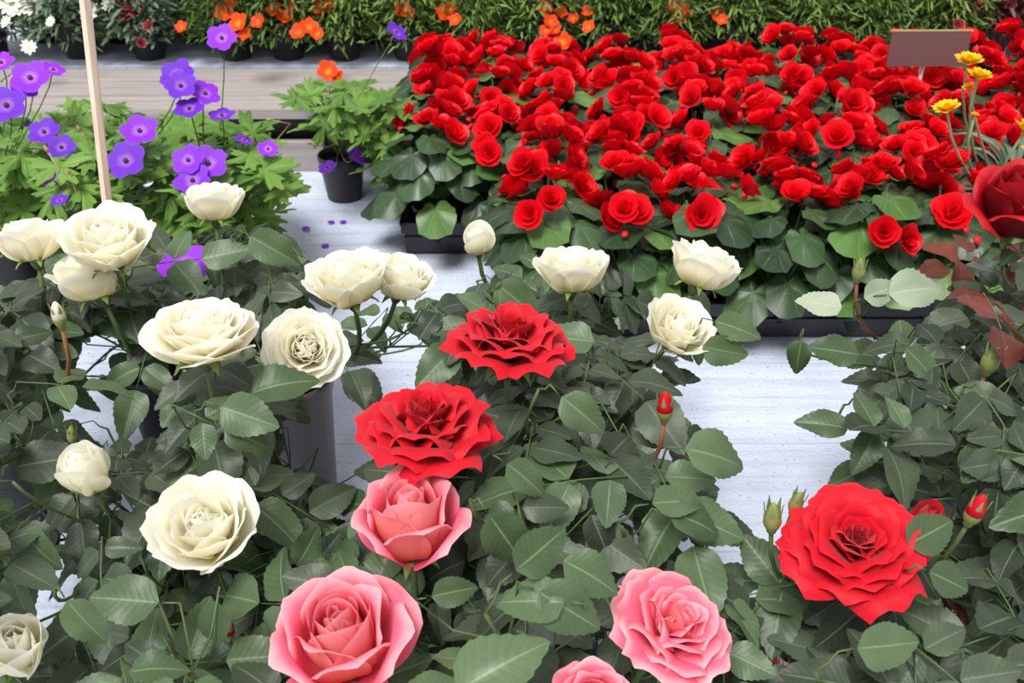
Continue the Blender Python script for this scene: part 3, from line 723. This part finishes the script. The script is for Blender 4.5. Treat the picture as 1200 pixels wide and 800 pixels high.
def tray_mesh():
    a = Acc(); hh = .07; w2, d2 = TW / 2 - .004, TD / 2 - .004
    a.box(-w2 + .012, w2 - .012, -d2 + .012, d2 - .012, .0, .006)
    for sx in (-1, 1):
        a.box(min(sx * (w2 - .014), sx * (w2 - .009)), max(sx * (w2 - .014), sx * (w2 - .009)), -d2 + .01, d2 - .01, .003, hh)
        a.box(min(sx * (w2 - .014), sx * w2), max(sx * (w2 - .014), sx * w2), -d2, d2, hh - .002, hh + .004)
        a.box(-w2 + .01, w2 - .01, min(sx * (d2 - .014), sx * (d2 - .009)), max(sx * (d2 - .014), sx * (d2 - .009)), .003, hh)
        a.box(-w2, w2, min(sx * (d2 - .014), sx * d2), max(sx * (d2 - .014), sx * d2), hh - .002, hh + .004)
        a.box(-w2 + .006, w2 - .006, min(sx * (d2 - .009), sx * (d2 - .005)), max(sx * (d2 - .009), sx * (d2 - .005)), hh * .52, hh * .58)
        a.box(-w2 + .002, w2 - .002, min(sx * (d2 - .009), sx * (d2 - .002)), max(sx * (d2 - .009), sx * (d2 - .002)), hh - .02, hh - .002)
    return a.mesh('tray', M['tray'], False)
TM = tray_mesh()
ORD = ['first', 'second', 'third', 'fourth', 'fifth', 'sixth', 'seventh', 'eighth', 'ninth', 'tenth', 'eleventh', 'twelfth', 'thirteenth']
Y0 = 1.385
rowsT = [(0, [.19, .60, 1.01]), (1, [-.03, .38, .79, 1.20]), (2, [-.03, .38, .79, 1.20])]
plants = []
for r_, xs in rowsT:
    for ci, cx in enumerate(xs):
        cy = Y0 + TD / 2 + r_ * (TD + .005)
        thing('plant_tray', 'black tray of red begonias, %s tray row from front, %s from left' % (ORD[r_], ORD[ci]), 'tray', (cx, cy, .0005), 'trays under the red begonias', me=TM)
        for b_ in range(3):
            for a_ in range(3): plants.append((cx + (a_ - 1) * .128, cy + (b_ - 1) * .1, r_ * 3 + b_))
YEL = min(range(len(plants)), key=lambda i: (plants[i][0] - .83) ** 2 + (plants[i][1] - 1.57) ** 2)
ypos = plants[YEL]; del plants[YEL]
rg = random.Random(77); rows = {}
for x, y, rr_ in plants: rows.setdefault(rr_, []).append((x, y))
first = set()
for rr_ in sorted(rows):
    for ci, (x, y) in enumerate(sorted(rows[rr_])):
        pi = rg.randrange(6); src = protos[pi]
        o = src if pi not in first else copy_tree(src)
        first.add(pi)
        o.location = (x + rg.uniform(-.006, .006), y + rg.uniform(-.006, .006), .0075); o.rotation_euler = (0, 0, rg.uniform(0, 6.28))
        s_ = rg.uniform(.98, 1.0); o.scale = (s_, s_, rg.uniform(.94, 1.08))
        o['label'] = 'red double begonia, %s row from front, %s from left' % (ORD[rr_], ORD[ci]); o['group'] = 'red begonias in the black trays'
for pi in range(6):
    if pi not in first: 
        for ch in KIDS[protos[pi].name]: bpy.data.objects.remove(ch)
        bpy.data.objects.remove(protos[pi])

# ------------------------------------------------------------------ yellow flowered plant standing among the begonias
t = thing('yellow_daisy_plant', 'tall yellow flowered plant with pale stems rising among the red begonias at right', 'flowering plant', (ypos[0], ypos[1], .0075)); add_pot(t, .05, .085)
YB = multi_bloom('yellow_bloom', M['yellow'], [(12, .95, .42, .08, 50, 74, 0, 0), (11, .85, .4, .06, 36, 50, .2, .04), (9, .6, .36, .04, 14, 10, .1, .06)], 3, nu=2, nv=4, top=.15, cup=2.5)
acc = Acc(); c0 = Vector((0, 0, .06))
for (x, y, wd, dd, ax) in ((1134, 76, 38, 1.46, (0, -.1, 1)), (1146, 93, 34, 1.44, (.1, -.1, 1)), (1110, 131, 36, 1.42, (-.3, 0, 1)), (1200, 156, 40, 1.42, (.4, 0, 1)), (1136, 104, 18, 1.47, (-.4, 0, 1)), (1142, 136, 12, 1.47, (.1, 0, 1)), (1206, 178, 22, 1.4, (0, 0, 1))):
    p = P(x, y, dd) - t.location; s_ = wd / 2 / FPX * dd
    part('bloom', YB, t, p, axisq(ax), s_); acc.tube(bez(c0, c0 + Vector((0, 0, .15)), p - Vector(ax).normalized() * .12, p, 8), .0022, 5)
part('stem', acc.mesh('yellow_stems', M['stem_pale']), t)
rg = random.Random(8)
STRAP = []
for q in range(3):
    V = []; F = []; U = []
    for j in range(9):
        v_ = j / 8; w_ = .07 * math.sin(math.pi * min(1, v_ * .9 + .1)) ** .6 + .003
        for u_ in (-1, 0, 1): V.append((v_, u_ * w_, .25 * math.sin(v_ * 2.2) * (q + 1) * .5 - v_ * v_ * .25 + abs(u_) * .02)); U.append(((u_ + 1) / 2, v_))
    for j in range(8):
        for i in range(2): a_ = j * 3 + i; F.append((a_, a_ + 3, a_ + 4, a_ + 1))
    STRAP.append(mesh('strap_leaf', V, F, M['grey_green'], U))
for i in range(34):
    an = rg.uniform(0, 6.28); z = rg.uniform(.08, .26); dr = Vector((math.cos(an), math.sin(an), rg.uniform(.1, .9)))
    part('leaf', STRAP[i % 3], t, Vector((math.cos(an) * .012, math.sin(an) * .012, z)), frame(dr, (0, 0, 1)), rg.uniform(.08, .14))

# ------------------------------------------------------------------ violet geraniums
def ger_bloom():
    a = Acc(); rg = random.Random(2)
    for i in range(5):
        V, F, U = petal_geo(rg, L=.95, W=.95, r0=.05, a0=76, a1=84, cup=3, top=.2, ruf=.03, nu=6, nv=5, base=.3)
        ph = i * 1.2566; cs, sn = math.cos(ph), math.sin(ph); a.add([(x * cs - y * sn, x * sn + y * cs, z) for x, y, z in V], F, U)
    return a.mesh('violet_bloom', M['violet'])
GB = ger_bloom(); EYE = lathe_mesh('stamens', [(.05, .02), (.13, .06), (.12, .16), (.05, .24), (.01, .25)], M['eye'], 8)
CAL = lathe_mesh('calyx', [(.02, -.5), (.2, -.4), (.25, 0), (.1, .3), (.01, .5)], M['bract'], 7)
def geranium(label, pot, pr, ph, flowers, leafpoly, nleaf, zr, spent, seed, lsize=(.05, .076)):
    rg = random.Random(seed); t = thing('geranium_plant', label, 'geranium', (pot[0], pot[1], 0), 'violet geraniums in pots'); add_pot(t, pr, ph)
    acc = Acc(); dry = Acc(); c0 = Vector((0, 0, ph - .02)); Lc = t.location
    for (x, y, wd, d, tx, ty) in flowers:
        p = P(x, y, d) - Lc; ax = Vector((tx, -ty, 1)).normalized(); s_ = wd * .55 / FPX * d
        bb = part('bloom', GB, t, p, axisq(ax, rg.uniform(0, 6)), s_); part('stamens', EYE, bb)
        acc.tube(bez(c0, c0 + Vector((0, 0, .1)), p - ax * .06 - Vector((0, 0, .02)), p, 8), .0011, 5)
    for (x, y, d, x2, y2) in spent:
        p = P(x, y, d) - Lc; q = P(x2, y2, d + .03) - Lc; dry.tube([c0, c0.lerp(q, .6) + Vector((0, 0, .02)), q, p], .0013, 5)
        part('spent_calyx', CAL, t, p, axisq((p - q).normalized()), .012)
    xs = [a_[0] for a_ in leafpoly]; ys = [a_[1] for a_ in leafpoly]; n = 0
    while n < nleaf:
        x, y = rg.uniform(min(xs), max(xs)), rg.uniform(min(ys), max(ys))
        if not inpoly(x, y, leafpoly): continue
        z = rg.uniform(*zr); p = Pz(x, y, z); n += 1
        o = (p - Lc - c0) * Vector((1, 1, 0)); L_ = o.length
        if L_ > .27: n -= 1 if rg.random() < .8 else 0; continue
        o = o.normalized() if L_ > .001 else Vector((1, 0, 0)); dr = o + Vector((rg.uniform(-.6, .6), rg.uniform(-.6, .6), rg.uniform(-.5, .2)))
        p = p - Lc
        part('leaf', GERL[rg.randrange(3)], t, p, frame(dr, Vector((rg.uniform(-.4, .4), rg.uniform(-1.0, .2), 1))), rg.uniform(*lsize))
        acc.tube([c0, c0.lerp(p, .6) + Vector((0, 0, .03)), p], .0011, 4)
    part('stem', acc.mesh('geranium_stems', M['stem']), t)
    if dry.V: part('stem', dry.mesh('dry_stems', M['stem_dry']), t, label='straw coloured stalks')
    return t
geranium('violet geranium at left edge in a black pot, flowers over the bench edge', (-.98, 1.62), .075, .13,
         [(8, 124, 46, 1.45, .1, .8), (36, 92, 44, 1.5, .1, .7), (30, 106, 30, 1.5, .3, .4), (2, 74, 30, 1.55, 0, .5), (62, 82, 26, 1.55, .5, .2), (52, 155, 36, 1.45, 0, .6), (72, 173, 32, 1.44, .2, .7)],
         [(-60, 120), (20, 150), (60, 140), (100, 250), (80, 300), (-60, 260)], 120, (.1, .34), [(92, 150, 1.45, 110, 175)], 1)
geranium('violet geranium standing behind the stake, violet flowers both sides of it', (-.76, 1.55), .075, .13,
         [(164, 154, 42, 1.45, .1, .6), (148, 189, 46, 1.42, 0, .8), (60, 208, 26, 1.42, -.4, .4), (70, 235, 20, 1.4, 0, .3), (208, 88, 40, 1.5, -.1, .7), (212, 101, 36, 1.48, .1, .8)],
         [(60, 140), (100, 118), (150, 125), (200, 150), (210, 250), (160, 285), (60, 285)], 150, (.1, .36), [(54, 174, 1.4, 82, 220), (80, 200, 1.4, 93, 235)], 2)
geranium('violet geranium nearest the open strip of ground sheet', (-.545, 1.56), .07, .13,
         [(221, 188, 38, 1.43, -.1, .8), (244, 192, 44, 1.44, .2, .7), (226, 212, 42, 1.42, 0, .7), (240, 110, 34, 1.5, .6, .5), (222, 128, 34, 1.48, 0, .4), (260, 136, 30, 1.5, 0, .15), (260, 45, 34, 1.6, .1, .9), (286, 165, 20, 1.5, .4, .1), (314, 175, 24, 1.48, .2, .5), (314, 200, 14, 1.48, .1, -.3), (217, 312, 58, 1.12, .1, .5)],
         [(190, 150), (230, 125), (300, 150), (325, 190), (338, 240), (300, 290), (200, 290)], 150, (.1, .34), [(315, 140, 1.6, 340, 145), (288, 158, 1.5, 303, 172)], 3)
geranium('small violet geranium in a black pot before the bench edge', (-.385, 2.0), .052, .105,
         [(384, 197, 22, 1.98, -.2, .3), (416, 183, 24, 1.96, .9, .3), (464, 38, 26, 2.1, .8, .4)],
         [(335, 110), (360, 92), (400, 95), (450, 80), (470, 150), (460, 200), (430, 205), (420, 150), (360, 150)], 62, (.1, .3), [(346, 152, 2.0, 380, 150), (362, 168, 1.98, 385, 172)], 4, (.05, .07))

# ------------------------------------------------------------------ back rows on the bench: fine-leaved plants in black pots
def tuft(name, mat, n, rad, h, ll, lw, seed, spread=1.0):
    rg = random.Random(seed); a = Acc(); wood = []
    for i in range(n):
        an = rg.uniform(0, 6.28); f = math.sqrt(rg.random()); z = h * rg.uniform(.16, 1) * (1 - .35 * f * f)
        p = Vector((math.cos(an) * rad * f, math.sin(an) * rad * f, z)); o = Vector((math.cos(an + rg.uniform(-1, 1)), math.sin(an + rg.uniform(-1, 1)), rg.uniform(-.5, 1.1))).normalized()
        sd = o.cross(Vector((rg.uniform(-1, 1), rg.uniform(-1, 1), 1))).normalized(); L_ = ll * rg.uniform(.6, 1.2); dn = Vector((0, 0, -L_ * .25))
        V = [p, p + o * L_ * .35 + sd * lw, p + o * L_ * .35 - sd * lw, p + o * L_ * .75 + sd * lw * .8 + dn * .6, p + o * L_ * .75 - sd * lw * .8 + dn * .6, p + o * L_ + dn]
        a.add(V, [(0, 1, 2), (2, 1, 3, 4), (4, 3, 5)], [(.5, 0), (0, .3), (1, .3), (0, .7), (1, .7), (.5, 1)])
    for i in range(26):
        an = rg.uniform(0, 6.28); f = math.sqrt(rg.random()); e_ = Vector((math.cos(an) * rad * f, math.sin(an) * rad * f, h * .9 * (1 - .3 * f * f)))
        a.tube([(0, 0, 0), e_ * .5 + Vector((0, 0, .02)), e_], .0013, 4)
    return a.mesh(name, mat)
def five(mat, seed, name): return multi_bloom(name, mat, [(5, .95, 1.0, .06, 62, 80, 0, 0)], seed, nu=3, nv=3, cup=2.5)
OB = five(M['orange'], 1, 'orange_bloom'); CB = multi_bloom('cream_bloom', M['cream'], [(10, .95, .4, .06, 60, 84, 0, 0)], 2, nu=2, nv=3, cup=3)
WB = multi_bloom('wine_bloom', M['burgundy'], [(6, .95, .8, .06, 40, 70, 0, 0)], 3, nu=3, nv=3, cup=2)
BK = [dict(nm='nemesia_plant', f=tuft('foliage', M['fine_green'], 2000, .11, .27, .036, .003, 1), b=OB, cat='flowering plant', what='orange flowered plant', bn=20, bs=(.011, .016)),
      dict(nm='nemesia_plant', f=tuft('foliage', M['fine_green'], 2200, .115, .27, .04, .0026, 4), b=None, cat='foliage plant', what='fine-leaved green plant', bn=0, bs=(.01, .015)),
      dict(nm='silver_leaved_plant', f=tuft('foliage', M['grey_green'], 1700, .12, .27, .032, .0044, 2), b=CB, cat='flowering plant', what='grey-green plant with cream flowers', bn=9, bs=(.012, .018)),
      dict(nm='wine_leaved_plant', f=tuft('foliage', M['wine_leaf'], 1500, .11, .26, .03, .004, 3), b=WB, cat='flowering plant', what='wine-red leaved plant', bn=9, bs=(.014, .02))]
BK[1]['nm'] = 'fine_leaved_plant'; BK[0]['nm'] = 'orange_flower_plant'
rg = random.Random(31)
def back_plant(kind, x, y, label, s_=1.0, nb=None):
    K = BK[kind]; t = thing(K['nm'], label, K['cat'], (x, y, TOPZ + .0005), 'pots in the back rows on the bench'); add_pot(t, .052, .1)
    fo = part('foliage', K['f'], t, (0, 0, .03), (0, 0, rg.uniform(0, 6)), (s_, s_, s_)); fo['kind'] = 'stuff'
    if K['b']:
        ncl = max(1, (nb or K['bn']) // 4)
        for c_ in range(ncl):
            an = rg.uniform(0, 6.28); f = rg.uniform(.2, 1); cz = .075 + .2 * s_ * rg.uniform(.55, 1.12); cc = Vector((math.cos(an) * .075 * f * s_, math.sin(an) * .075 * f * s_ - .02, cz))
            for q in range(4):
                o = Vector((rg.uniform(-1, 1), rg.uniform(-1, 1), rg.uniform(-1, 1))); part('bloom', K['b'], t, cc + o * .018, axisq(Vector((o.x, o.y - .5, .7)), rg.uniform(0, 6)), rg.uniform(*K['bs']))
    BACKS.append(t); return t
BACKS = []
front_row = [(-1.40, 2), (-1.19, 2), (-.97, 2), (-.76, 0), (-.60, 0), (-.46, 0), (-.27, 0), (-.10, 1), (.07, 0), (.24, 0), (.42, 1), (.60, 0), (.78, 1), (.96, 1), (1.13, 1), (1.30, 3), (1.48, 3)]
RN = ['front', 'second', 'third', 'fourth', 'rearmost']
for ri in range(5):
    for ci, (x, kd) in enumerate(front_row):
        y = 2.575 + ri * .17 + rg.uniform(-.01, .01); xx = x + (.07 if ri % 2 else 0) + rg.uniform(-.015, .015)
        kk = kd
        if ri >= 1 and kd == 0 and x > -.5: kk = rg.choice((0, 1, 1))
        back_plant(kk, xx, y, '%s, %s row on the bench, %s pot from left' % (BK[kk]['what'], RN[ri], (ORD + ['fourteenth', 'fifteenth', 'sixteenth', 'seventeenth'])[ci]), rg.uniform(.92, 1.08))

# flower heads the photograph lets one pick out along the top edge
for x, y, b_, w_ in [(213, 32, 0, 13), (262, 16, 0, 20), (280, 28, 0, 22), (303, 26, 0, 16), (270, 4, 0, 16), (287, 41, 0, 14), (322, 12, 0, 16), (335, 20, 0, 16), (343, 10, 0, 13), (350, 38, 0, 18), (362, 32, 0, 18), (375, 10, 0, 16), (388, 4, 0, 14),
                     (372, 40, 0, 14), (472, 12, 0, 18), (480, 18, 0, 14), (520, 16, 0, 18), (528, 10, 0, 14), (534, 24, 0, 14), (638, 10, 0, 18), (645, 26, 0, 16), (650, 34, 0, 14), (640, 36, 0, 14), (657, 14, 0, 14), (690, 32, 0, 14), (672, 22, 0, 12), (790, 8, 0, 18), (800, 16, 0, 18), (795, 22, 0, 14), (840, 18, 0, 18), (846, 24, 0, 12),
                     (660, 50, 0, 20), (688, 14, 0, 12), (385, 84, 0, 22), (396, 90, 0, 14),
                     (12, 6, 1, 26), (22, 10, 1, 22), (40, 8, 1, 26), (106, 15, 1, 22), (34, 56, 1, 16), (128, 6, 1, 16), (60, 26, 1, 12), (8, 26, 1, 14),
                     (152, 6, 2, 22), (162, 14, 2, 20), (148, 20, 2, 16), (176, 32, 2, 14), (166, 52, 2, 12), (1130, 12, 2, 16), (1150, 8, 2, 16), (1122, 30, 2, 14), (1180, 6, 2, 18)]:
    cands = [(abs(proj(t_.location + Vector((0, 0, .2)))[0] - x) + abs(t_.location.y - (2.6 if y > 22 else 2.75)) * 400, i) for i, t_ in enumerate(BACKS)]
    t_ = BACKS[min(cands)[1]]; dd = proj(t_.location + Vector((0, 0, .2)))[2] - .18
    part('bloom', (OB, CB, WB)[b_], t_, P(x, y, dd) - t_.location, axisq((rg.uniform(-.4, .4), -.7, .7), rg.uniform(0, 6)), w_ / 2 / FPX * dd * 1.3)

# maroon board on a stick at the back of the begonias
t = thing('sign_board', 'plain maroon board on a stick at the back right of the begonias', 'sign', (.905, 2.014, 0.0075))
a = Acc(); a.box(-.085, .085, -.003, .003, -.036, .036); part('board', a.mesh('board', M['sign'], False), t, P(1088, 57, 2.0) - t.location, (R(-8), 0, R(1)))
a = Acc(); a.box(-.087, .087, -.004, .004, .0, .003); part('board_edge', a.mesh('board_edge', M['stem_dry'], False), t, P(1088, 57, 2.0) - t.location + Vector((0, .005, .035)), (R(-8), 0, R(1)), label='pale top edge')
bp = P(1088, 57, 2.0) - t.location
a = Acc(); a.tube([(bp.x, bp.y + .01, 0.001), (bp.x, bp.y + .008, bp.z + .02)], .005, 6); part('stick', a.mesh('stick', M['stake']), t)

# fallen violet petals on the sheet
rg = random.Random(4)
FP = petal_mesh('fallen_petal', M['violet'], rg, L=1, W=.9, r0=0, a0=84, a1=92, cup=4, nu=4, nv=4)
for i, (x, y) in enumerate(((362, 270), (386, 262), (398, 261), (381, 285), (340, 300), (372, 330))):
    o = thing('fallen_petal', 'fallen violet petal on the white sheet, ' + ('leftmost of the upper three', 'middle of the upper three', 'nearest the begonia tray', 'just below the upper three', 'nearest the geranium leaves', 'closest to the white blooms')[i], 'petal', Pz(x, y, .002), 'fallen violet petals on the sheet', me=FP)
    o.rotation_euler = (rg.uniform(-.1, .1), rg.uniform(-.1, .1), rg.uniform(0, 6)); s_ = rg.uniform(.014, .02); o.scale = (s_,) * 3
